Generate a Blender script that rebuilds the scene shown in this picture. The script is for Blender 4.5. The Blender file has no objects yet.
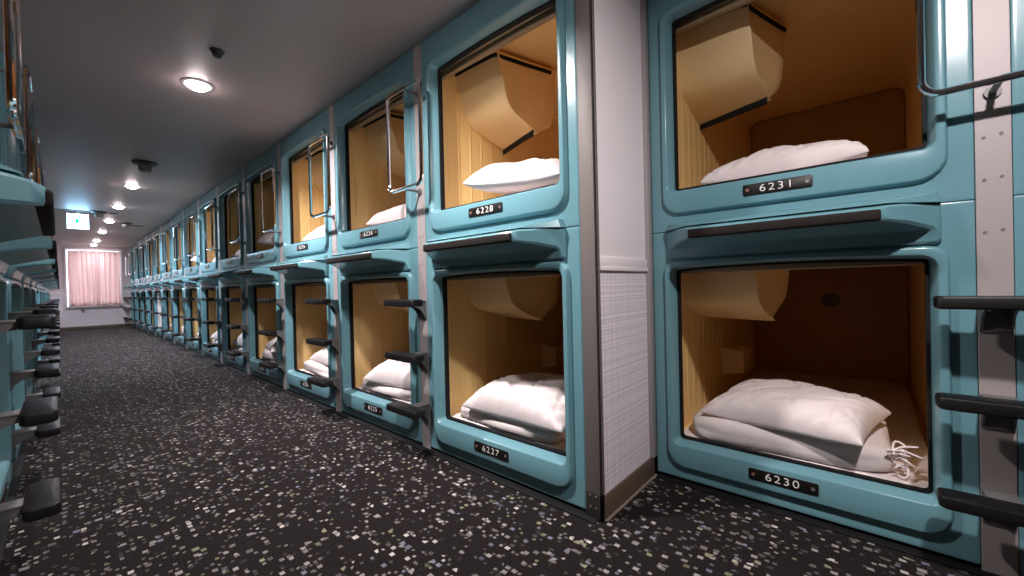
import bpy, bmesh, math, random
from mathutils import Vector, Matrix, noise
random.seed(7)
SC = bpy.context.scene
COL = SC.collection
PI = math.pi

# ------------------------------------------------------------------ layout
FX = 1.338          # front plane of the long right-hand row
RX = 1.827          # front plane of the set-back row nearest the camera
LX = -0.180         # front plane of the left-hand row
PITCH, BAYW, STRIP = 1.06, 0.9876, 0.0724
HP = 1.12           # height of one capsule
CEIL = 2.24
Y0 = 0.8273         # near edge of the long row
END = 15.70         # end wall
RY = 0.7448         # far edge of the set-back row
LC0 = 1.46          # centre of the first left bay

# ------------------------------------------------------------------ materials
def mat(name, col, rough=0.5, metal=0.0, spec=0.5, coat=0.0, bump=None, noise_col=None):
    m = bpy.data.materials.new(name); m.use_nodes = True
    nt = m.node_tree; b = nt.nodes['Principled BSDF']
    b.inputs['Base Color'].default_value = (*col, 1)
    b.inputs['Roughness'].default_value = rough
    b.inputs['Metallic'].default_value = metal
    b.inputs['Specular IOR Level'].default_value = spec
    b.inputs['Coat Weight'].default_value = coat
    b.inputs['Coat Roughness'].default_value = 0.08
    tc = nt.nodes.new('ShaderNodeTexCoord')
    if noise_col:
        sc, amt = noise_col
        n = nt.nodes.new('ShaderNodeTexNoise'); n.inputs['Scale'].default_value = sc; n.inputs['Detail'].default_value = 4
        nt.links.new(tc.outputs['Object'], n.inputs['Vector'])
        mx = nt.nodes.new('ShaderNodeMix'); mx.data_type = 'RGBA'
        mx.inputs['A'].default_value = (*[c*(1-amt) for c in col], 1)
        mx.inputs['B'].default_value = (*[min(1, c*(1+amt)) for c in col], 1)
        nt.links.new(n.outputs['Fac'], mx.inputs['Factor']); nt.links.new(mx.outputs['Result'], b.inputs['Base Color'])
    if bump:
        sc, st = bump
        n = nt.nodes.new('ShaderNodeTexNoise'); n.inputs['Scale'].default_value = sc; n.inputs['Detail'].default_value = 3
        nt.links.new(tc.outputs['Object'], n.inputs['Vector'])
        bp = nt.nodes.new('ShaderNodeBump'); bp.inputs['Strength'].default_value = st; bp.inputs['Distance'].default_value = 0.01
        nt.links.new(n.outputs['Fac'], bp.inputs['Height']); nt.links.new(bp.outputs['Normal'], b.inputs['Normal'])
    return m

def emis(name, col, strength):
    m = bpy.data.materials.new(name); m.use_nodes = True
    nt = m.node_tree; nt.nodes.clear()
    o = nt.nodes.new('ShaderNodeOutputMaterial'); e = nt.nodes.new('ShaderNodeEmission')
    e.inputs['Color'].default_value = (*col, 1); e.inputs['Strength'].default_value = strength
    nt.links.new(e.outputs[0], o.inputs[0]); return m

M = {}
M['teal'] = mat('teal_moulded_plastic', (0.137, 0.295, 0.342), 0.24, spec=0.45, coat=0.08, bump=(9, 0.03), noise_col=(6, 0.05))
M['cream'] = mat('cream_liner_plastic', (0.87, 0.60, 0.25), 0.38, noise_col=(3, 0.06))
M['cream2'] = mat('cream_console_plastic', (0.86, 0.63, 0.32), 0.42, bump=(150, 0.04))
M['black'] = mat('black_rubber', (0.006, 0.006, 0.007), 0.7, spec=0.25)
M['plate'] = mat('dark_plate', (0.006, 0.004, 0.004), 0.4)
M['digit'] = mat('white_lettering', (0.85, 0.82, 0.80), 0.5)
M['screw'] = mat('screw_metal', (0.62, 0.60, 0.58), 0.35, 0.9)
M['brassdot'] = mat('rusty_dot', (0.40, 0.20, 0.15), 0.4, 0.4)
M['grip'] = mat('dark_brown_grip', (0.011, 0.008, 0.007), 0.75, spec=0.25, noise_col=(40, 0.3))
M['alu'] = mat('brushed_aluminium', (0.37, 0.33, 0.33), 0.5, 0.15, bump=(120, 0.03))
M['chrome'] = mat('chrome', (0.86, 0.86, 0.88), 0.07, 1.0)
M['tread'] = mat('black_step_rubber', (0.006, 0.0055, 0.0065), 0.42, spec=0.28, bump=(200, 0.05))
M['brkt'] = mat('dark_bracket_metal', (0.16, 0.155, 0.155), 0.45, 0.3)
M['linen'] = mat('white_linen', (0.76, 0.685, 0.68), 0.85, spec=0.1, bump=(13, 0.35))
M['ceil'] = mat('ceiling_paint', (0.38, 0.31, 0.30), 0.5, bump=(60, 0.02))
M['white'] = mat('white_wallboard', (0.86, 0.80, 0.83), 0.55)
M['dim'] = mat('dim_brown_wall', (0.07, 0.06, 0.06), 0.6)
M['endwall'] = mat('pale_wall', (0.60, 0.53, 0.57), 0.6)
M['brown'] = mat('brown_skirting', (0.13, 0.085, 0.06), 0.45)
M['post'] = mat('grey_guard', (0.17, 0.15, 0.142), 0.55)
M['guard'] = mat('black_foot_guard', (0.03, 0.026, 0.024), 0.4)
M['frame'] = mat('white_window_frame', (0.80, 0.78, 0.80), 0.45)
M['detector'] = mat('dark_detector', (0.035, 0.032, 0.03), 0.5)
M['detector2'] = mat('grey_detector', (0.20, 0.19, 0.18), 0.5)
M['trimring'] = mat('downlight_trim', (0.75, 0.70, 0.70), 0.4)
M['lens'] = emis('lamp_lens', (1.0, 0.84, 0.84), 70)
M['exitw'] = emis('exit_sign_white', (0.36, 0.68, 1.0), 17)
M['exitg'] = emis('exit_sign_green', (0.0, 0.7, 0.3), 1.3)
M['outside'] = emis('daylight_outside', (0.85, 0.90, 1.0), 6.0)
M['seam'] = mat('dark_seam', (0.10, 0.10, 0.11), 0.6)
M['carpetedge'] = mat('carpet_edge_strip', (0.22, 0.165, 0.15), 0.7)
M['blind'] = mat('white_roller_blind', (0.80, 0.72, 0.72), 0.7)
M['rear'] = mat('shade_darkened_rear_panel', (0.46, 0.28, 0.085), 0.5)  # back wall darker than the liner: deep-interior shade put into its colour
M['blindbox'] = mat('beige_blind_rail', (0.30, 0.21, 0.12), 0.45)

def glass_mat():
    m = bpy.data.materials.new('window_glass'); m.use_nodes = True
    b = m.node_tree.nodes['Principled BSDF']
    b.inputs['Transmission Weight'].default_value = 1; b.inputs['Roughness'].default_value = 0.02; b.inputs['IOR'].default_value = 1.05
    return m
M['glass'] = glass_mat()

def curtain_mat():
    m = bpy.data.materials.new('pink_curtain_cloth'); m.use_nodes = True
    nt = m.node_tree; nt.nodes.clear(); o = nt.nodes.new('ShaderNodeOutputMaterial')
    d = nt.nodes.new('ShaderNodeBsdfDiffuse'); d.inputs[0].default_value = (0.84, 0.70, 0.69, 1)
    t = nt.nodes.new('ShaderNodeBsdfTranslucent'); t.inputs[0].default_value = (0.82, 0.66, 0.65, 1)
    mx = nt.nodes.new('ShaderNodeMixShader'); mx.inputs[0].default_value = 0.45
    nt.links.new(d.outputs[0], mx.inputs[1]); nt.links.new(t.outputs[0], mx.inputs[2]); nt.links.new(mx.outputs[0], o.inputs[0])
    return m
M['curtain'] = curtain_mat()

def plaid_mat():
    m = bpy.data.materials.new('woven_check_wallpaper'); m.use_nodes = True
    nt = m.node_tree; b = nt.nodes['Principled BSDF']; b.inputs['Roughness'].default_value = 0.8
    tc = nt.nodes.new('ShaderNodeTexCoord'); sp = nt.nodes.new('ShaderNodeSeparateXYZ')
    nt.links.new(tc.outputs['Object'], sp.inputs[0])
    def stripes(src, freq, thr):
        a = nt.nodes.new('ShaderNodeMath'); a.operation = 'MULTIPLY'; a.inputs[1].default_value = freq
        nt.links.new(src, a.inputs[0])
        w = nt.nodes.new('ShaderNodeTexNoise'); w.noise_dimensions = '1D'; w.inputs['Scale'].default_value = 1.0; w.inputs['Detail'].default_value = 2
        nt.links.new(a.outputs[0], w.inputs['W'])
        g = nt.nodes.new('ShaderNodeMapRange'); g.inputs['From Min'].default_value = thr-0.12; g.inputs['From Max'].default_value = thr+0.12
        nt.links.new(w.outputs['Fac'], g.inputs['Value']); return g.outputs['Result']
    h = stripes(sp.outputs['Z'], 95, 0.50); v = stripes(sp.outputs['X'], 95, 0.50)
    h2 = stripes(sp.outputs['Z'], 420, 0.5); v2 = stripes(sp.outputs['X'], 420, 0.5)
    def add(a, c, k):
        n = nt.nodes.new('ShaderNodeMath'); n.operation = 'MULTIPLY_ADD'; n.inputs[1].default_value = k
        nt.links.new(c, n.inputs[0]); nt.links.new(a, n.inputs[2]); return n.outputs[0]
    s = add(h, v, 0.8); s = add(s, h2, 0.6); s = add(s, v2, 0.5)
    mr = nt.nodes.new('ShaderNodeMapRange'); mr.inputs['From Max'].default_value = 2.9
    nt.links.new(s, mr.inputs['Value'])
    cr = nt.nodes.new('ShaderNodeValToRGB')
    cr.color_ramp.elements[0].position = 0.15; cr.color_ramp.elements[0].color = (0.58, 0.53, 0.58, 1)
    cr.color_ramp.elements[1].position = 0.75; cr.color_ramp.elements[1].color = (0.90, 0.84, 0.89, 1)
    nt.links.new(mr.outputs['Result'], cr.inputs[0]); nt.links.new(cr.outputs[0], b.inputs['Base Color'])
    return m
M['plaid'] = plaid_mat()

def carpet_mat():
    m = bpy.data.materials.new('speckled_carpet'); m.use_nodes = True
    nt = m.node_tree; b = nt.nodes['Principled BSDF']; b.inputs['Roughness'].default_value = 0.95; b.inputs['Specular IOR Level'].default_value = 0.1
    b.inputs['Sheen Weight'].default_value = 0.12; b.inputs['Sheen Tint'].default_value = (1, .82, .82, 1); b.inputs['Sheen Roughness'].default_value = 0.4
    L = nt.links.new
    tc = nt.nodes.new('ShaderNodeTexCoord')
    def layer(scale, off, thr_lo, thr_hi, jitter):
        mp = nt.nodes.new('ShaderNodeMapping'); mp.inputs['Scale'].default_value = scale; mp.inputs['Location'].default_value = off
        L(tc.outputs['Object'], mp.inputs[0])
        v = nt.nodes.new('ShaderNodeTexVoronoi'); v.distance = 'CHEBYCHEV'; v.feature = 'F1'; v.voronoi_dimensions = '2D'
        v.inputs['Scale'].default_value = 1.0; v.inputs['Randomness'].default_value = jitter
        L(mp.outputs[0], v.inputs['Vector'])
        sp = nt.nodes.new('ShaderNodeSeparateColor'); L(v.outputs['Color'], sp.inputs[0])
        d = nt.nodes.new('ShaderNodeMapRange'); d.inputs['From Min'].default_value = 0.36; d.inputs['From Max'].default_value = 0.28
        L(v.outputs['Distance'], d.inputs['Value'])
        t = nt.nodes.new('ShaderNodeMapRange'); t.inputs['From Min'].default_value = thr_lo; t.inputs['From Max'].default_value = thr_hi
        L(sp.outputs['Red'], t.inputs['Value'])
        mu = nt.nodes.new('ShaderNodeMath'); mu.operation = 'MULTIPLY'; L(d.outputs[0], mu.inputs[0]); L(t.outputs[0], mu.inputs[1])
        cr = nt.nodes.new('ShaderNodeValToRGB'); cr.color_ramp.interpolation = 'CONSTANT'
        cr.color_ramp.elements[0].color = (0.25, 0.23, 0.225, 1)
        cr.color_ramp.elements[1].position = 0.55; cr.color_ramp.elements[1].color = (0.46, 0.42, 0.39, 1)
        e = cr.color_ramp.elements.new(0.72); e.color = (0.15, 0.155, 0.21, 1)
        e = cr.color_ramp.elements.new(0.86); e.color = (0.20, 0.205, 0.13, 1)
        L(sp.outputs['Green'], cr.inputs[0])
        return mu.outputs[0], cr.outputs[0]
    base = nt.nodes.new('ShaderNodeTexNoise'); base.inputs['Scale'].default_value = 220; base.inputs['Detail'].default_value = 3
    L(tc.outputs['Object'], base.inputs['Vector'])
    bc = nt.nodes.new('ShaderNodeValToRGB'); bc.color_ramp.elements[0].position = 0.35; bc.color_ramp.elements[1].position = 0.7
    bc.color_ramp.elements[0].color = (0.004, 0.003, 0.0035, 1); bc.color_ramp.elements[1].color = (0.017, 0.012, 0.012, 1)
    L(base.outputs['Fac'], bc.inputs[0])
    cur = bc.outputs[0]
    for args in (((44, 36, 1), (0, 0, 0), 0.82, 0.97, 0.9), ((62, 54, 1), (3.3, 7.7, 0), 0.82, 1.05, 0.95), ((33, 30, 1), (9.1, 1.7, 0), 0.95, 1.0, 0.9)):
        f, c = layer(*args)
        mx = nt.nodes.new('ShaderNodeMix'); mx.data_type = 'RGBA'
        L(f, mx.inputs['Factor']); L(cur, mx.inputs['A']); L(c, mx.inputs['B']); cur = mx.outputs['Result']
    L(cur, b.inputs['Base Color'])
    bp = nt.nodes.new('ShaderNodeBump'); bp.inputs['Strength'].default_value = 0.5; bp.inputs['Distance'].default_value = 0.004
    L(base.outputs['Fac'], bp.inputs['Height']); L(bp.outputs['Normal'], b.inputs['Normal'])
    return m
M['carpet'] = carpet_mat()

# ------------------------------------------------------------------ mesh helpers
class MB:
    def __init__(s): s.v = []; s.f = []
    def add(s, vs, fs):
        o = len(s.v); s.v += [tuple(v) for v in vs]; s.f += [tuple(i+o for i in f) for f in fs]
    def box(s, x0, x1, y0, y1, z0, z1, bev=0.0, seg=2):
        if bev <= 0:
            vs = [(x, y, z) for x in (x0, x1) for y in (y0, y1) for z in (z0, z1)]
            s.add(vs, [(0, 1, 3, 2), (4, 6, 7, 5), (0, 4, 5, 1), (2, 3, 7, 6), (0, 2, 6, 4), (1, 5, 7, 3)]); return
        bm = bmesh.new(); bmesh.ops.create_cube(bm, size=1)
        for v in bm.verts:
            v.co = Vector(((x0+x1)/2+v.co.x*(x1-x0), (y0+y1)/2+v.co.y*(y1-y0), (z0+z1)/2+v.co.z*(z1-z0)))
        bmesh.ops.bevel(bm, geom=bm.edges[:], offset=bev, segments=seg, profile=0.5, affect='EDGES')
        s.bm(bm)
    def bm(s, bm):
        bm.verts.index_update(); s.add([v.co[:] for v in bm.verts], [[v.index for v in f.verts] for f in bm.faces]); bm.free()
    def loops(s, L, cap0=False, cap1=False, closed=True, flip=False):
        n = len(L[0]); vs = [p for l in L for p in l]; fs = []
        for i in range(len(L)-1):
            for j in range(n if closed else n-1):
                a, b = i*n+j, i*n+(j+1) % n
                q = (a, b, b+n, a+n); fs.append(q[::-1] if flip else q)
        if cap0: c = tuple(range(n)); fs.append(c if flip else c[::-1])
        if cap1: c = tuple((len(L)-1)*n+j for j in range(n)); fs.append(c[::-1] if flip else c)
        s.add(vs, fs)
    def tube(s, pts, r, n=8, closed=False, cap=True):
        pts = [Vector(p) for p in pts]; m = len(pts); L = []
        up = None
        for i, p in enumerate(pts):
            a = pts[i-1] if (i > 0 or closed) else p; b = pts[(i+1) % m] if (i < m-1 or closed) else p
            t = (b-a).normalized()
            if up is None: up = Vector((0, 0, 1)) if abs(t.z) < 0.9 else Vector((1, 0, 0))
            x = t.cross(up).normalized(); y = x.cross(t).normalized(); up = y
            L.append([p+(x*math.cos(k*2*PI/n)+y*math.sin(k*2*PI/n))*r for k in range(n)])
        if closed: L.append(L[0]); s.loops(L)
        else: s.loops(L, cap, cap)
    def disc(s, c, axis, r, h, n=16):
        a = Vector(axis).normalized(); c = Vector(c); s.tube([c, c+a*h], r, n)
    def lathe(s, c, prof, n=20):   # around vertical axis; prof list of (r, z)
        L = [[(c[0]+r*math.cos(k*2*PI/n), c[1]+r*math.sin(k*2*PI/n), c[2]+z) for k in range(n)] for r, z in prof]
        s.loops(L, True, True)
    def mesh(s, name, m, smooth=True, ang=35):
        me = bpy.data.meshes.new(name); me.from_pydata(s.v, [], s.f)
        bm = bmesh.new(); bm.from_mesh(me); bmesh.ops.recalc_face_normals(bm, faces=bm.faces[:]); bm.to_mesh(me); bm.free()
        me.materials.append(m)
        if smooth:
            me.polygons.foreach_set('use_smooth', [True]*len(me.polygons)); me.set_sharp_from_angle(angle=math.radians(ang))
        me.update(); return me
    def build(s, name, m, parent=None, **k):
        return link(name, s.mesh(name, m, **k), parent)

def link(name, data, parent=None):
    o = bpy.data.objects.new(name, data); COL.objects.link(o)
    if parent: o.parent = parent
    return o
def tag(o, label, cat, group=None):
    o['label'] = label; o['category'] = cat
    if group: o['group'] = group
    return o
def thing(name, loc, rz, label, cat, group=None):
    o = bpy.data.objects.new(name, None); COL.objects.link(o); o.empty_display_size = 0.1
    o.location = loc; o.rotation_euler = (0, 0, rz); return tag(o, label, cat, group)
def struct(name, mb, m, **k):
    o = mb.build(name, m, **k); o['kind'] = 'structure'; return o
def kids(o): return [c for c in bpy.data.objects if c.parent == o]
def dup(o, parent=None):
    c = o.copy(); COL.objects.link(c)
    if parent: c.parent = parent
    for k in KID.get(o.name, []): dup(k, c)
    return c
KID = {}
def index_kids():
    KID.clear()
    for o in bpy.data.objects:
        if o.parent: KID.setdefault(o.parent.name, []).append(o)

def rr(y0, y1, z0, z1, rb, rt, nc=5, ne=10, arch=0.0):
    """rounded rectangle in (y,z): bottom corners rb, top corners rt; always the same number of points"""
    P = []
    def arc(cy, cz, r, a0):
        for k in range(nc+1):
            a = a0+(PI/2)*k/nc; P.append((cy+r*math.cos(a), cz+r*math.sin(a)))
    def edge(p, q):
        for k in range(1, ne): t = k/ne; P.append((p[0]+(q[0]-p[0])*t, p[1]+(q[1]-p[1])*t))
    arc(y1-rb, z0+rb, rb, -PI/2); edge((y1, z0+rb), (y1, z1-rt))
    arc(y1-rt, z1-rt, rt, 0)
    for k in range(1, ne):
        t = k/ne; y = y1-rt+(y0+rt-(y1-rt))*t; P.append((y, z1+arch*(1-(2*t-1)**2)))
    arc(y0+rt, z1-rt, rt, PI/2); edge((y0, z1-rt), (y0, z0+rb))
    arc(y0+rb, z0+rb, rb, PI); edge((y0+rb, z0), (y1-rb, z0))
    return P
def at(d, P): return [(d, y, z) for y, z in P]

# ------------------------------------------------------------------ the capsule (local +x out to the corridor, +y to the right of a viewer)
HW = BAYW/2
OW, OZ0, OZ1 = 0.396, 0.187, 0.950
def shell_mesh(zb):
    b = MB()
    L = [at(-0.10, rr(-HW, HW, zb, HP-0.0008, .003, .003)),
         at(-0.004, rr(-HW, HW, zb, HP-0.0008, .003, .003)),
         at(-0.001, rr(-HW+.0012, HW-.0012, zb+.0012, HP-0.002, .003, .003)),
         at(0.0, rr(-HW+.004, HW-.004, zb+.004, HP-0.005, .003, .003)),
         at(0.0, rr(-HW+.012, HW-.012, zb+.012, HP-0.013, .003, .003)),
         at(0.0, rr(-.446, .446, .064, .996, .079, .054)),
         at(0.0, rr(-.441, .441, .069, .991, .076, .051)),
         at(0.002, rr(-.4400, .4400, .0705, .9895, .075, .050)),
         at(0.014, rr(-.4365, .4365, .0745, .9865, .072, .047, arch=.004)),
         at(0.0185, rr(-.4335, .4335, .078, .983, .070, .045, arch=.005)),
         at(0.0195, rr(-.430, .430, .082, .980, .068, .043, arch=.006)),
         at(0.0195, rr(-.4185, .4185, .167, .964, .034, .044, arch=.009)),
         at(0.0185, rr(-.4155, .4155, .170, .961, .030, .041, arch=.010)),
         at(0.014, rr(-.412, .412, .174, .958, .027, .036, arch=.011)),
         at(-0.036, rr(-.3985, .3985, .1845, .9505, .017, .013, arch=.012)),
         at(-0.040, rr(-.398, .398, .185, .950, .016, .012, arch=.012)),
         at(-0.060, rr(-.398, .398, .185, .950, .016, .012, arch=.012)),
         at(-0.062, rr(-.475, .475, .120, 1.085, .016, .012))]
    b.loops(L)
    return b.mesh('front_shell', M['teal'], ang=40)
def gasket_mesh():
    b = MB(); A = dict(arch=.012)
    o = rr(-.3978, .3978, .1852, .9498, .016, .012, **A); i = rr(-.389, .389, .193, .9425, .012, .010, **A)
    b.loops([at(-.040, o), at(-.034, o), at(-.034, i), at(-.058, i), at(-.058, o), at(-.040, o)])
    return b.mesh('gasket', M['black'])
def liner_mesh():
    b = MB(); w = .452
    r = lambda e: rr(-w+e, w-e, .150+e, 1.055-e, .02, .06)
    b.loops([at(-.063, r(0)), at(-.3, r(0)), at(-1.0, r(0)), at(-1.95, r(0))], False, False)
    for s in (-1, 1):                                   # upright ribs moulded in the side walls
        d = .13
        while d < 1.88:
            y = s*w; P = [(-.010, 0), (-.004, .0025), (.004, .0025), (.010, 0)]
            b.loops([[(-d+p, y-s*q, z) for p, q in P] for z in (.19, 1.0)], closed=False)
            d += .092
    return b.mesh('liner', M['cream'])
def ledge_mesh():
    """tapered nose at the top of a lower capsule: lip over the opening, sloping underside, blunt front"""
    b = MB()
    def ring(d, zt, zb, h, r=.008):
        P = []
        for y, z in ((-h, zb+r), (-h+r, zb), (-h/3, zb), (h/3, zb), (h-r, zb), (h, zb+r), (h, zt-r), (h-r, zt), (h/3, zt), (-h/3, zt), (-h+r, zt), (-h, zt-r)): P.append((d, y, z))
        return P
    T = HP-.002
    b.loops([ring(-.004, T, .994, .424), ring(.010, T, .996, .423), ring(.017, T, 1.002, .420), ring(.024, T, 1.030, .413), ring(.032, T, 1.040, .405),
             ring(.100, T, 1.057, .348), ring(.145, T-.004, 1.066, .300, .006), ring(.164, 1.106, 1.069, .284, .005), ring(.167, 1.102, 1.072, .279, .004)], True, True)
    return b.mesh('joint_ledge', M['teal'], ang=26)
def ledge_top_mesh():
    """sloping top of the nose, at the foot of an upper capsule (local z from its own base)"""
    b = MB()
    def ring(d, zt, h, ht): return [(d, -h, .001), (d, -h/3, .001), (d, h/3, .001), (d, h, .001), (d, ht, zt), (d, ht/3, zt), (d, -ht/3, zt), (d, -ht, zt)]
    b.loops([ring(-.004, .036, .424, .414), ring(.010, .035, .424, .413), ring(.030, .031, .421, .410), ring(.062, .023, .386, .378), ring(.100, .013, .345, .341), ring(.135, .004, .306, .305), ring(.139, .0018, .301, .300)], True, True)
    return b.mesh('ledge_top', M['teal'], ang=26)
def grip_mesh():
    b = MB(); b.box(.142, .175, -.283, .283, 1.067, 1.102, .007, 3)
    return b.mesh('grip_bar', M['grip'])
def plinth_mesh():
    b = MB(); b.box(-.09, -.012, -HW, HW, 0, .0179); return b.mesh('plinth', M['black'], smooth=False)
def plate_mesh():
    b = MB(); o = rr(-.116, .106, .1065, .1505, .006, .006, 4, 3); i = rr(-.114, .104, .1085, .1485, .005, .005, 4, 3)
    b.loops([at(.0190, o), at(.0223, o), at(.0233, i)], False, True); return b.mesh('number_plate', M['plate'])
def dot_mesh(y, m):
    b = MB(); b.disc((.0225, y, .1285), (1, 0, 0), .0062, .0022, 12); return b.mesh('plate_screw', m)
def console_mesh(up):
    e = 0.0 if up else 0.035
    b = MB()
    def ring(z, dw, yr, dr, yb, db, za=0.0):
        return [(-dw, -.452, z), (-(dw*.66+dr*.34), -.452*.66+yr*.34, z), (-(dw*.1+dr*.9), -.452*.1+yr*.9, z), (-(dr+.012), yr+.016, z), (-(dr*.85+db*.15), yr*.85+yb*.15, z),
                (-db*.9-dr*.1, yb*.9+yr*.1, z+za*.7), (-db-.02, yb+.004, z+za), (-.645, yb-.01, z+za), (-.66, yb-.05, z+za), (-.66, -.452, z+za)]
    R = [ring(1.03, .205, -.150, .215, -.040, .58), ring(.97, .222, -.148, .225, -.045, .58), ring(.87, .250, -.142, .248, -.055, .58), ring(.790+e*.5, .275, -.140, .272, -.065, .59),
         ring(.748+e, .305, -.137, .300, -.072, .59, .012), ring(.722+e, .350, -.132, .335, -.076, .59, .028), ring(.690+e, .470, -.122, .410, -.082, .59, .048), ring(.665+e, .590, -.112, .480, -.090, .59, .064), ring(.656+e, .612, -.11, .500, -.100, .59, .070)]
    b.loops(R, True, True)
    return b.mesh('television_console', M['cream2'], ang=38)
def console_strip_mesh(top):
    b = MB()   # dark strips along the ceiling edge and under the lower edge of the console
    def strip(P, z0, z1, t):
        L = []
        for (d, y), (nd, ny) in P:
            L.append([(-d, y, z0), (-d, y, z1), (-d-nd*t*-1, y+ny*t, z1), (-d-nd*t*-1, y+ny*t, z0)])
        b.loops(L, True, True)
    if top: strip([((.212, -.452), (1, 0)), ((.218, -.17), (1, 0)), ((.226, -.145), (.7, .7)), ((.40, -.096), (0, 1)), ((.575, -.041), (0, 1))], .995, 1.013, .008)
    else: strip([((.612, -.452), (1, 0)), ((.52, -.20), (1, 0.2)), ((.492, -.108), (1, .3))], .634, .668, .012)
    return b.mesh('console_strip', M['black'], smooth=False)
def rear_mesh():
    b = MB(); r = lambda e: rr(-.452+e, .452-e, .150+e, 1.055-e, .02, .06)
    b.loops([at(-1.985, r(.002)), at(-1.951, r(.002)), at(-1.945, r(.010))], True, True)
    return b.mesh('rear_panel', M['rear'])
def blindbox_mesh():
    b = MB(); b.box(-.135, -.066, -.44, .44, .962, 1.03, .006); b.box(-.115, -.085, -.44, .44, .932, .966, .008, 3)
    return b.mesh('blind_rail', M['blindbox'])
def control_mesh():
    b = MB()
    b.loops([[(-.96, -.452, .30), (-.98, -.335, .32), (-.98, -.335, .45), (-.96, -.452, .47)],
             [(-1.22, -.452, .30), (-1.20, -.335, .32), (-1.20, -.335, .45), (-1.22, -.452, .47)]], True, True)
    return b.mesh('control_box', M['cream2'])
def vent_mesh():
    b = MB(); b.tube([(-1.958, .04, .735), (-1.94, .04, .735)], .052, 20); b.tube([(-1.94, .04, .735), (-1.93, .04, .735)], .030, 20)
    return b.mesh('air_vent', M['brown'])
def mattress_mesh():
    b = MB(); b.box(-1.90, -.072, -.425, .425, .151, .186, .012, 3); return b.mesh('mattress', M['linen'])

D = dict(shell=shell_mesh(.018), shellu=shell_mesh(.0008), gasket=gasket_mesh(), liner=liner_mesh(), ledge=ledge_mesh(), grip=grip_mesh(), plinth=plinth_mesh(), plate=plate_mesh(),
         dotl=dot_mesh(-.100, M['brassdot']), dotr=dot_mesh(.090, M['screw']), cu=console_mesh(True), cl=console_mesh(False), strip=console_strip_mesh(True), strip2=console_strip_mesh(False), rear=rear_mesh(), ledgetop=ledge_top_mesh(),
         blind=blindbox_mesh(), control=control_mesh(), vent=vent_mesh(), mattress=mattress_mesh())

def digits_mesh(txt):
    c = bpy.data.curves.new('digits', 'FONT'); c.body = txt; c.size = .040; c.align_x = 'CENTER'; c.align_y = 'CENTER'; c.extrude = .0006; c.space_character = 1.24; c.offset = -.0004
    o = bpy.data.objects.new('digits_src', c); COL.objects.link(o)
    bpy.context.view_layer.update()
    me = bpy.data.meshes.new_from_object(o.evaluated_get(bpy.context.evaluated_depsgraph_get()))
    bpy.data.objects.remove(o); bpy.data.curves.remove(c)
    for v in me.vertices:
        x, y, z = v.co; v.co = (.0237+z, x*1.18-.005, .1285+y)
    me.materials.clear(); me.materials.append(M['digit']); me.name = 'plate_digits'; return me

def capsule(loc, rz, upper, label, group, num=None, blind_down=False, full=True):
    t = thing('sleeping_capsule', loc, rz, label, 'capsule bed', group)
    link('front_shell', D['shellu' if upper else 'shell'], t)
    link('gasket', D['gasket'], t)
    ln = link('liner', D['liner'], t)
    if full:
        link('mattress', D['mattress'], t)
        link('blind_rail', D['blind'], t)
        tv = link('television_console', D['cu' if upper else 'cl'], t)
        if upper: link('console_strip', D['strip'], tv); link('console_strip', D['strip2'], tv)
        else:
            link('control_box', D['control'], ln); link('air_vent', D['vent'], ln)
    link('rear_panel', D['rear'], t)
    if upper: link('ledge_top', D['ledgetop'], t)
    pl = link('number_plate', D['plate'], t)
    link('plate_screw', D['dotl'], pl); link('plate_screw', D['dotr'], pl)
    if num: link('plate_digits', digits_mesh(num), pl)
    if not upper:
        link('plinth', D['plinth'], t)
        le = link('joint_ledge', D['ledge'], t)
        link('grip_bar', D['grip'], le)
    if blind_down:
        b = MB(); n = 24
        b.loops([[(-.022-.003*math.sin(k*1.1), -.386+.772*k/n, z) for k in range(n+1)] for z in (.200, .940)], closed=False)
        b.loops([[(-.025-.003*math.sin(k*1.1), -.386+.772*k/n, z) for k in range(n+1)] for z in (.200, .940)], closed=False)
        b.build('lowered_blind', M['blind'], t)
    return t

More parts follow.
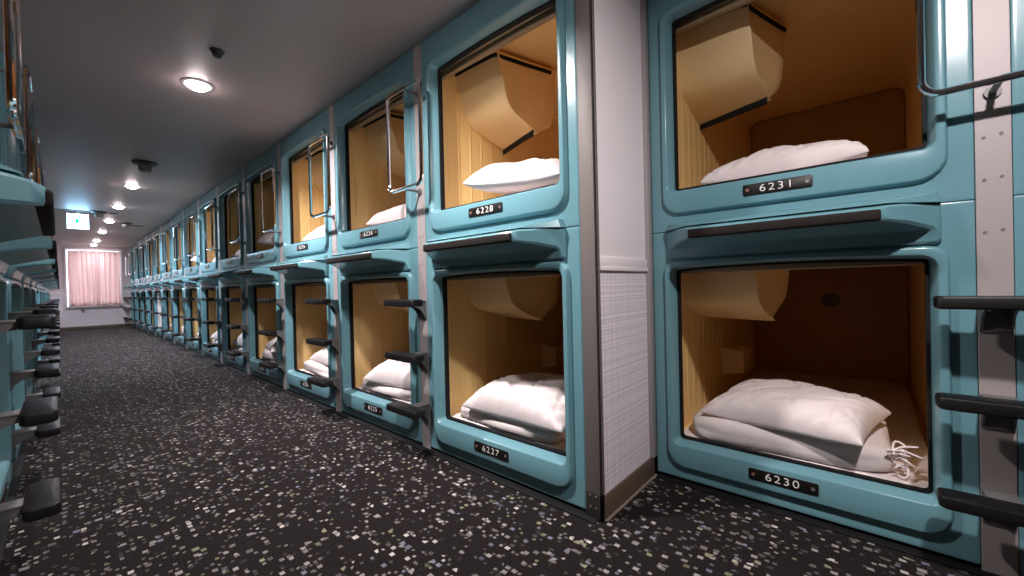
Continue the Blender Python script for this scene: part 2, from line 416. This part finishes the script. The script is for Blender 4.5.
# ------------------------------------------------------------------ bedding
def pillow_mesh(seed, lx, ly, th, sag=0.0):
    b = MB(); n = 44; m = 60; off = Vector((seed*7.3, seed*3.1, 1.7))
    L = []
    def prof(u, v):
        k = max(0, (1-abs(u)**2.6))*max(0, (1-abs(v)**2.8)); return k**.42
    for side in (1, -1):
        G = []
        for i in range(n+1):
            row = []
            for j in range(m+1):
                u = -1+2*i/n; v = -1+2*j/m
                u2 = math.copysign(1-(1-abs(u))**1.5, u); v2 = math.copysign(1-(1-abs(v))**1.5, v)
                pin = 1-.10*(1-abs(v2)**2)*abs(u2)**3
                pin2 = 1-.06*(1-abs(u2)**2)*abs(v2)**3
                x = u2*lx/2*pin; y = v2*ly/2*pin2
                q = prof(u2, v2)
                p = Vector((x*5, y*5, side*.6))+off
                w = noise.noise(p)*.16+noise.noise(p*2.3)*.08
                edge = (abs(u2)**4+abs(v2)**4)
                w += .10*edge*math.sin(v2*26+u2*21+seed)*(1 if side > 0 else .5)
                cz = abs(noise.noise(Vector((x*7+y*5, y*4.5-x*3, seed*2.3)))); w -= .16*max(0, 1-cz*9)*min(1, q*1.2)
                cz = abs(noise.noise(Vector((x*5-y*6, y*7, seed*4.1+9)))); w -= .10*max(0, 1-cz*10)
                z = side*th/2*q*(1+w)
                if side < 0: z *= .36
                z += sag*(v2**2)
                row.append((x, y, z+th*.18))
            G.append(row)
        o = len(b.v); vs = [p for r in G for p in r]
        fs = [(i*(m+1)+j, i*(m+1)+j+1, (i+1)*(m+1)+j+1, (i+1)*(m+1)+j) for i in range(n) for j in range(m)]
        b.add(vs, fs if side > 0 else [f[::-1] for f in fs])
    me = b.mesh('pillow', M['linen'], ang=180)
    bm = bmesh.new(); bm.from_mesh(me); bmesh.ops.remove_doubles(bm, verts=bm.verts[:], dist=.0008); bmesh.ops.recalc_face_normals(bm, faces=bm.faces[:]); bm.to_mesh(me); bm.free()
    return me
def duvet_mesh(seed, lx, ly, h):
    """a folded bed cover: soft slab with a fold line all round"""
    b = MB(); n = 64; L = []
    off = Vector((seed*5.1, seed, 4.4))
    prof = [(.0, 0.0), (.5, .0), (.93, .02), (1.0, .14), (1.0, .36), (1.0, .47), (1.0, .51), (1.0, .62), (.99, .84), (.93, .97), (.8, 1.02), (.55, 1.04), (.3, 1.05), (.0, 1.05)]
    for s, z in prof:
        ring = []
        for k in range(n):
            a = 2*PI*k/n; c, q = math.cos(a), math.sin(a)
            e = .22
            x = math.copysign(abs(c)**e, c)*lx/2*max(s, .002); y = math.copysign(abs(q)**e, q)*ly/2*max(s, .002)
            w = noise.noise(Vector((x*5, y*5, z*1.2))+off)
            w2 = noise.noise(Vector((x*14, y*14, z*2))+off)*.4; w += w2; ring.append((x+w*.022*s, y+w*.022*s, max(0.0, z*h*(1+.16*w)) if z > 0 else 0))
        L.append(ring)
    b.loops(L, True, True)
    return b.mesh('folded_duvet', M['linen'], ang=180)
PIL = [pillow_mesh(s, .40, .57, .225) for s in (1, 2, 3)]
PILB = [pillow_mesh(4, .43, .57, .225), pillow_mesh(5, .47, .66, .275), pillow_mesh(6, .42, .62, .22)]
DUVH = (.100, .062, .080)
DUV = [duvet_mesh(k+1, .50, .68, q) for k, q in enumerate(DUVH)]
def tie_mesh(seed):
    b = MB(); r = random.Random(seed)
    for q in range(4):
        p = Vector((.225-.02*q, .335, .03+.02*q)); pts = []
        for k in range(13):
            a = k/12*2*PI; pts.append(p+Vector((.012*math.sin(2*a+q), .022*(1-math.cos(a))*.8+.004, .022*math.sin(a))))
        b.tube(pts, .0035, 5)
    for q in range(5):
        p = Vector((.20+.012*q, .32, .055+.012*q)); d = Vector((r.uniform(-.02, .02), .05+.01*q, r.uniform(-.03, .04)))
        b.tube([p, p+d*.5+Vector((0, 0, .01)), p+d], .004, 5)
    return b.mesh('tie_cord', M['linen'])
TIE = tie_mesh(3)

def bed_set(loc, rz, upper, k, num):
    """pillow (and, below, a folded duvet) lying on the capsule's mattress"""
    R = Matrix.Rotation(rz, 4, 'Z'); o = Vector(loc)
    if upper:
        dx, dy, dz, rx, r = UPV[k % len(UPV)]
        p = o+R @ Vector((dx, dy, .186+dz)); q = link('pillow', PIL[k % 3]); q.location = p; q.rotation_euler = (rx, .04, rz+r)
        tag(q, 'white pillow lying alone on the mattress of upper capsule %s' % num, 'pillow', 'pillows in the right-hand capsules')
    else:
        v, dx, dy, r = LOV[k % len(LOV)]
        p = o+R @ Vector((-.325, -.035, .186)); d = link('folded_duvet', DUV[v]); d.location = p; d.rotation_euler = (0, 0, rz+(.03, -.04)[k % 2])
        tag(d, 'folded white duvet lying under the pillow in lower capsule %s' % num, 'duvet', 'folded duvets in the right-hand capsules')
        if k == 0: link('tie_cord', TIE, d)
        p = o+R @ Vector((dx, dy, .186+DUVH[v]*.93)); q = link('pillow', PILB[v]); q.location = p; q.rotation_euler = (0.03, 0.05, rz+r)
        tag(q, 'plump white pillow on top of the folded duvet in lower capsule %s' % num, 'pillow', 'pillows in the right-hand capsules')
UPV = [(-.285, -.015, .0, 0, -.05), (-.23, .075, .045, -.10, .05), (-.285, .08, .0, 0, .08)]
LOV = [(0, -.255, -.005, -.20), (1, -.265, .065, -.06), (1, -.30, .07, .08), (2, -.30, .03, -.12)]

# ------------------------------------------------------------------ ladder (strip, three steps, chrome grab loop)
def step_meshes(z):
    b = MB()
    def ring(e, zz): return [(x, y, zz) for y, x in rr(-.136+e, .136-e, .092+e, .170-e, .016, .016, 4, 4)]
    b.loops([ring(.005, z-.036), ring(0, z-.031), ring(0, z-.006), ring(.002, z-.002), ring(.006, z)], True, True)
    tread = b.mesh('step', M['tread'])
    b = MB()
    P = [(.0025, z-.012), (.10, z-.012), (.155, z-.034), (.155, z-.040), (.110, z-.040), (.080, z-.041), (.052, z-.050), (.030, z-.068), (.014, z-.098), (.0025, z-.112)]
    for q in (-.032, .026): b.loops([[(x, q, zz) for x, zz in P], [(x, q+.006, zz) for x, zz in P]], True, True)
    b.box(.0025, .092, -.034, .034, z-.018, z-.010, .002); b.box(.0025, .007, -.033, .033, z-.112, z-.010, .0015)
    return tread, b.mesh('step_bracket', M['brkt'])
ST = [step_meshes(z) for z in (.835, .549, .266)]
def strip_mesh():
    b = MB(); w = STRIP/2-.001; b.box(-.03, .0015, -w, w, 0.004, CEIL-.002, .001, 1); return b.mesh('back_strip', M['alu'])
def screw_mesh(y, z):
    b = MB(); b.disc((.001, y, z), (1, 0, 0), .0045, .0022, 10); return b.mesh('screw', M['post'])
def loop_mesh():
    b = MB(); P = []; w, z0, z1, r = .152, 1.432, 1.965, .045
    for cy, cz, a0, rr_ in ((w-r, z0+r, -PI/2, r), (w-.02, z1-.02, 0, .02), (-w+.02, z1-.02, PI/2, .02), (-w+r, z0+r, PI, r)):
        for k in range(7): a = a0+PI/2*k/6; P.append((.098, cy+rr_*math.cos(a), cz+rr_*math.sin(a)))
    b.tube(P, .0105, 10, closed=True); return b.mesh('grab_handle', M['chrome'])
def stand_mesh(y, z, m=None):
    b = MB(); b.tube([(.0015, y, z), (.094, y, z)], .008, 10); b.tube([(.0015, y, z), (.010, y, z)], .018, 14); return b.mesh('standoff', m or M['brkt'])
LAD = dict(strip=strip_mesh(), screws=[screw_mesh(y, z+(.005 if y > 0 else 0)) for z in (1.02, 1.175, 1.30) for y in (-.018, .016)], loop=loop_mesh(), so=[stand_mesh(0, 1.428), stand_mesh(-.0, 1.966)])
def ladder(loc, rz, label, group, screws=False):
    t = thing('wall_ladder', loc, rz, label, 'ladder', group)
    s = link('back_strip', LAD['strip'], t); [link('screw', q, s) for q in LAD['screws'] if screws]
    for a, c in ST:
        st = link('step', a, t); link('step_bracket', c, st)
    h = link('grab_handle', LAD['loop'], t)
    for m in LAD['so']: link('standoff', m, h)
    return t

# ------------------------------------------------------------------ right-hand long row
ORD = ['nearest', 'second', 'third', 'fourth', 'fifth', 'sixth', 'seventh', 'eighth', 'ninth', 'tenth', 'eleventh', 'twelfth', 'thirteenth', 'fourteenth']
for n in range(14):
    yc = Y0+n*PITCH+BAYW/2
    lo, hi = str(6227-2*n), str(6228-2*n)
    capsule((FX, yc, 0), PI, False, 'lower teal sleeping capsule with plate %s, %s bay of the long right row' % (lo, ORD[n]), 'lower capsules of the long right row', lo, blind_down=(n == 9))
    capsule((FX, yc, HP), PI, True, 'upper teal sleeping capsule with plate %s, %s bay of the long right row' % (hi, ORD[n]), 'upper capsules of the long right row', hi)
    if n < 9:
        bed_set((FX, yc, 0), PI, False, n+1, lo); bed_set((FX, yc, HP), PI, True, n+1, hi)
    ys = Y0+n*PITCH+BAYW+STRIP/2
    ladder((FX, ys, 0), PI, ('ladder strip with black steps and chrome handle between capsules %d and %s' % (6225-2*n, lo)) if n < 13 else 'last ladder strip of the right row, between capsule 6201 and the end wall', 'ladders of the long right row', n < 2)
# set-back bays nearest the camera
yc = RY-BAYW/2
capsule((RX, yc, 0), PI, False, 'lower teal sleeping capsule with plate 6230, set back beside the white wall panel', 'set-back capsules', '6230')
capsule((RX, yc, HP), PI, True, 'upper teal sleeping capsule with plate 6231, set back beside the white wall panel', 'set-back capsules', '6231')
bed_set((RX, yc, 0), PI, False, 0, '6230'); bed_set((RX, yc, HP), PI, True, 0, '6231')
ladder((RX, RY-BAYW-STRIP/2, 0), PI, 'closest ladder strip with black steps and chrome handle, right of capsule 6230', 'set-back ladder', True)
yc2 = RY-PITCH-BAYW/2
capsule((RX, yc2, 0), PI, False, 'lower teal capsule cut off by the right picture edge, right of the closest ladder', 'set-back capsules')
capsule((RX, yc2, HP), PI, True, 'upper teal capsule cut off by the right picture edge, right of the closest ladder', 'set-back capsules')

# ------------------------------------------------------------------ left-hand row
for n in range(13):
    yc = LC0+n*PITCH
    capsule((LX, yc, 0), 0, False, 'lower teal capsule of the dark left row, %s bay counted from the camera' % ORD[n], 'lower capsules of the left row', full=False)
    capsule((LX, yc, HP), 0, True, 'upper teal capsule of the dark left row, %s bay counted from the camera' % ORD[n], 'upper capsules of the left row', full=False)
    ladder((LX, yc+PITCH/2, 0), 0, 'ladder strip of the dark left row, %s one counted from the camera' % ORD[n], 'ladders of the left row')

# ------------------------------------------------------------------ room
XL, XR, YB = -2.35, 4.0, -2.6
def plane_box(x0, x1, y0, y1, z0, z1): b = MB(); b.box(x0, x1, y0, y1, z0, z1); return b
struct('floor', plane_box(XL, XR, YB, END+.15, -.10, 0), M['carpet'], smooth=False)
struct('ceiling', plane_box(XL, XR, YB, END+.15, CEIL, CEIL+.10), M['ceil'], smooth=False)
struct('wall_right', plane_box(XR, XR+.1, YB, END+.15, -.1, CEIL+.1), M['white'], smooth=False)
struct('wall_left', plane_box(XL-.1, XL, YB, END+.15, -.1, CEIL+.1), M['white'], smooth=False)
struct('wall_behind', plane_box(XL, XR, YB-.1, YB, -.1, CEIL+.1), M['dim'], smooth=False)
# end wall with a window opening
WX0, WX1, WZ0, WZ1 = .125, 1.135, .625, 2.125
b = MB()
b.box(XL, WX0, END, END+.12, .99, CEIL); b.box(WX1, XR, END, END+.12, .99, CEIL); b.box(WX0, WX1, END, END+.12, WZ1, CEIL)
struct('wall_end', b, M['endwall'], smooth=False)
b = MB()
b.box(XL, WX0, END, END+.12, 0, .99); b.box(WX1, XR, END, END+.12, 0, .99); b.box(WX0, WX1, END, END+.12, 0, WZ0)
struct('wall_end_lower', b, M['plaid'], smooth=False)
b = MB(); b.box(LX, WX0-.055, END-.012, END, .955, .99, .004); b.box(WX1+.055, FX, END-.012, END, .955, .99, .004); struct('trim_1', b, M['white'])
b = MB(); b.box(LX, FX, END-.014, END, 0, .085, .003); struct('baseboard_end', b, M['brown'])
# window
b = MB(); t = .04
b.box(WX0-t, WX0, END-.03, END+.10, WZ0-t, WZ1+t, .004); b.box(WX1, WX1+t, END-.03, END+.10, WZ0-t, WZ1+t, .004)
b.box(WX0, WX1, END-.03, END+.10, WZ1, WZ1+t, .004); b.box(WX0, WX1, END-.06, END+.10, WZ0-t, WZ0, .004)
b.box((WX0+WX1)/2-.018, (WX0+WX1)/2+.018, END+.055, END+.09, WZ0, WZ1, .003)
w = struct('window_1', b, M['frame'])
b = MB(); b.box(WX0, WX1, END+.07, END+.074, WZ0, WZ1); g = b.build('window_pane', M['glass'], w, smooth=False)
def curtain(x0, x1, z0, z1, y, ph, label):
    b = MB(); n = 90; L = []
    for i, z in enumerate([z0+(z1-z0)*k/14 for k in range(15)]):
        row = []
        for k in range(n+1):
            s = k/n; x = x0+(x1-x0)*s; a = s*(x1-x0)*2*PI*9.5+ph
            amp = .020+.010*(1-(z-z0)/(z1-z0))
            row.append((x+.008*math.sin(a*.5+1), y+amp*math.sin(a+.5*math.sin(a*.31))+.006*math.sin(a*2.3+z*2), z))
        L.append(row)
    b.loops(L, closed=False); o = b.build('curtain', M['curtain'], ang=180)
    o.modifiers.new('thickness', 'SOLIDIFY').thickness = .002
    return tag(o, label, 'curtain', 'curtains of the end window')
curtain(.134, .685, .622, 2.10, END-.075, 0.4, 'left half of the pale pink curtain drawn across the end window')
curtain(.655, 1.128, .622, 2.10, END-.088, 2.1, 'right half of the pale pink curtain drawn across the end window')
cr = MB(); cr.tube([(.12, END-.075, 2.118), (1.18, END-.075, 2.118)], .011, 10)
for x in (.13, 1.17): cr.tube([(x, END-.075, 2.118), (x, END-.028, 2.118)], .006, 8)
tag(cr.build('curtain_rod', M['frame']), 'white curtain rod above the pink curtains at the end window', 'curtain rod')
o = MB(); o.box(-.6, 1.9, END+.6, END+.62, .2, 2.6); o = o.build('daylight_sky', M['outside'], smooth=False); o['kind'] = 'structure'
b = MB(); b.box(.36, .44, END-.018, END, .50, .545, .006); b.box(.385, .415, END-.04, END-.018, .47, .515, .006)
tag(b.build('wall_bracket', M['post']), 'small grey bracket on the end wall just under the window', 'bracket')

# wall panel between the long row and the set-back bays
PY = .765
struct('wall_return', plane_box(FX+.004, RX, PY, Y0-.004, 0.96, CEIL), M['white'], smooth=False)
struct('wall_return_lower', plane_box(FX+.004, RX, PY, Y0-.004, 0, .96), M['plaid'], smooth=False)
b = MB(); b.box(FX+.022, RX-.035, PY-.010, PY, .945, .962, .002); b.box(FX+.022, RX-.035, PY-.007, PY, .962, 1.0, .003); struct('trim_2', b, M['white'])
b = MB(); b.box(FX+.004, RX, PY-.009, PY, 0, .088, .002); struct('baseboard_return', b, M['brown'])
b = MB(); b.box(FX-.006, FX+.004, PY-.006, Y0-.001, .10, CEIL, .0015); b.box(FX-.006, FX+.022, PY-.006, PY, .10, CEIL, .0015); struct('trim_3', b, M['post'])
b = MB(); b.box(FX-.008, FX+.004, PY-.011, Y0-.001, 0, .10, .0015); b.box(FX-.008, FX+.012, PY-.011, PY, 0, .10, .0015)
g = b.build('corner_guard', M['guard']); tag(g, 'black metal foot guard with bright screws at the corner of the panel', 'corner guard')
b = MB()
for y, z in ((.806, .090), (.781, .090), (.806, .045), (.781, .045)): b.disc((FX-.008, y, z), (-1, 0, 0), .0042, .002, 10)
b.build('guard_screws', M['screw'], g)
b = MB(); b.box(RX-.036, RX+.004, RY+.0015, PY+.002, .088, CEIL, .0015); struct('trim_4', b, M['alu'])
b = MB()
for z in (.35, .72, 1.06, 1.21, 1.6, 2.0): b.disc((RX-.018, RY+.0015, z), (0, -1, 0), .004, .0014, 8)
struct('trim_5', b, M['post'])
b = MB(); b.box(FX+.005, RX-.004, PY-.022, PY-.011, 0, .004); struct('trim_6', b, M['carpetedge'], smooth=False)
b = MB(); b.box(RX-.032, RX+.010, -1.3, PY-.024, 0, .006, .002); b.box(FX-.036, FX+.010, Y0-.055, END-.016, 0, .006, .002); b.box(LX-.010, LX+.030, LC0-HW, END-.016, 0, .006, .002); struct('shadow_strip', b, M['black'])  # flat black strips stand in for the shadow and gap along the capsule fronts
# left recess wall beside the camera
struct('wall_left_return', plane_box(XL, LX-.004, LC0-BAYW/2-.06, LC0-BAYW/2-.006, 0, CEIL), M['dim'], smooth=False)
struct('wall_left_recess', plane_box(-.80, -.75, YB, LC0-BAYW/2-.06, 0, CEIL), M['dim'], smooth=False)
# filler at the far end of the left row
struct('wall_left_end', plane_box(XL, LX, LC0+13*PITCH-PITCH/2+.01, END, 0, CEIL), M['white'], smooth=False)

# ------------------------------------------------------------------ ceiling fittings
def lamp(x, y, power, label, col=(1, .92, .91), spread=116, tilt=19):
    t = thing('downlight', (x, y, CEIL), 0, label, 'ceiling light', 'ceiling downlights')
    b = MB(); n = 28; L = []
    for r, z in ((.085, 0), (.085, -.004), (.070, -.010), (.058, -.006), (.058, 0)):
        L.append([(r*math.cos(k*2*PI/n), r*math.sin(k*2*PI/n), z) for k in range(n)])
    b.loops(L); b.build('trim_ring', M['trimring'], t)
    b = MB(); b.lathe((0, 0, 0), [(.056, -.001), (.055, -.014), (.047, -.026), (.030, -.034), (.004, -.037)], 24); b.build('lens', M['lens'], t)
    l = bpy.data.lights.new('lamp_light', 'AREA'); l.shape = 'DISK'; l.size = .09; l.spread = math.radians(spread); l.energy = power; l.color = col
    o = bpy.data.objects.new('lamp_light', l); COL.objects.link(o); o.location = (0, 0, -.046); o.rotation_euler = (0, -math.radians(tilt), 0); o.parent = t
WHERE = ['closest glowing ceiling downlight, above the third bay of the long right row', 'glowing ceiling downlight just beyond the domed smoke detector', 'glowing ceiling downlight nearest before the exit sign', 'glowing ceiling downlight just behind the exit sign',
         'glowing ceiling downlight, third last before the end window', 'glowing ceiling downlight, second last before the end window', 'last glowing ceiling downlight, next to the end window wall']
for (y, p), lab in zip(((3.21, 28), (6.77, 36), (8.50, 34), (10.25, 32), (12.06, 26), (14.0, 17), (15.25, 4)), WHERE): lamp(.615, y, p, lab, (1, .92, .93) if y < 5 else (.86, .90, 1.0), 116 if y < 5 else 140, 19 if y < 5 else 8)
lamp(.60, -.37, 30, 'ceiling downlight beside the set-back capsules, out of the picture overhead', spread=168, tilt=10)
lamp(.61, 1.42, 20, 'ceiling downlight in front of capsule 6228, out of the picture overhead')

def detector(x, y, s, label, domed):
    t = thing('smoke_detector', (x, y, CEIL), 0, label, 'smoke detector', 'ceiling detectors')
    b = MB()
    if domed:
        b.lathe((0, 0, 0), [(.088*s, 0), (.090*s, -.010*s), (.075*s, -.024*s), (.050*s, -.030*s)], 28); b.build('base_plate', M['detector'], t)
        b = MB(); b.lathe((0, 0, 0), [(.046*s, -.028*s), (.046*s, -.065*s), (.036*s, -.082*s), (.014*s, -.088*s)], 24); b.build('sensor_head', M['detector2'], t)
    else:
        b.lathe((0, 0, 0), [(.036*s, 0), (.036*s, -.006*s), (.027*s, -.012*s), (.020*s, -.034*s), (.008*s, -.040*s)], 22); b.build('sensor_head', M['detector'], t)
detector(.60, 5.50, 1.15, 'dark domed smoke detector on the ceiling between the two nearest glowing downlights', True)
detector(.606, 2.69, 1.0, 'small black sprinkler head on the ceiling close to the nearest downlight', False)
detector(.44, 9.20, 1.1, 'small dark detector hanging at the ceiling seam right of the exit sign', True)
detector(.84, 10.35, 1.0, 'small dark detector on the ceiling near the right row behind the exit sign', True)
b = MB(); b.box(LX, .66, 9.24, 9.275, CEIL-.012, CEIL); struct('trim_7', b, M['seam'], smooth=False)
b = MB(); b.box(.86, 1.10, 10.62, 10.65, CEIL-.012, CEIL); struct('trim_8', b, M['seam'], smooth=False)
# exit sign
t = thing('exit_sign', (.212, 9.40, CEIL), 0, 'glowing white and green emergency exit sign under the ceiling at the far end', 'exit sign')
b = MB(); b.box(-.125, .125, -.03, .03, -.285, -.035, .006); b.box(-.02, .02, -.015, .015, -.037, 0); b.build('housing', M['frame'], t)
b = MB(); b.box(-.115, .115, -.034, -.0302, -.275, -.045); f = b.build('lit_panel', M['exitw'], t, smooth=False)
b = MB(); y0, y1 = -.0375, -.0342
def poly(P): b.loops([[(x, y0, z) for x, z in P], [(x, y1, z) for x, z in P]], True, True)
b.tube([(.012, y0, -.118), (.012, y1, -.118)], .012, 12)
poly([(-.014, -.132), (.008, -.132), (.004, -.172), (-.020, -.170)])
poly([(.006, -.134), (.034, -.150), (.030, -.157), (.004, -.146)]); poly([(-.012, -.134), (-.036, -.152), (-.031, -.158), (-.010, -.146)])
poly([(-.004, -.166), (.026, -.186), (.022, -.208), (.014, -.207), (.015, -.190), (-.014, -.176)]); poly([(-.019, -.166), (-.026, -.190), (-.046, -.198), (-.043, -.205), (-.018, -.196), (-.008, -.170)])
b.v = [(x*1.5, y, (z+.16)*1.5-.16) for x, y, z in b.v]; b.build('running_figure', M['exitg'], f, smooth=False)

# ------------------------------------------------------------------ world, camera, view
W = bpy.data.worlds.new('World'); SC.world = W; W.use_nodes = True
W.node_tree.nodes['Background'].inputs[0].default_value = (.5, .6, .8, 1); W.node_tree.nodes['Background'].inputs[1].default_value = .3

f, yaw, pitch, roll, h = 401.3359, .8446, -.0054, -.0236, .8943
F = Vector((math.sin(yaw)*math.cos(pitch), math.cos(yaw)*math.cos(pitch), math.sin(pitch)))
R0 = Vector((math.cos(yaw), -math.sin(yaw), 0)); U0 = R0.cross(F)
R = R0*math.cos(roll)+U0*math.sin(roll); U = U0*math.cos(roll)-R0*math.sin(roll)
cam = bpy.data.cameras.new('Camera'); co = bpy.data.objects.new('Camera', cam); COL.objects.link(co)
cam.sensor_width = 36; cam.lens = f/1024*36; cam.clip_start = .02; cam.clip_end = 60
co.matrix_world = Matrix(((R.x, U.x, -F.x, 0), (R.y, U.y, -F.y, 0), (R.z, U.z, -F.z, h), (0, 0, 0, 1)))
SC.camera = co
SC.cycles.diffuse_bounces = 8
vs = SC.view_settings; vs.view_transform = 'Standard'; vs.look = 'None'; vs.gamma = 1; vs.exposure = 0.28; vs.use_curve_mapping = False
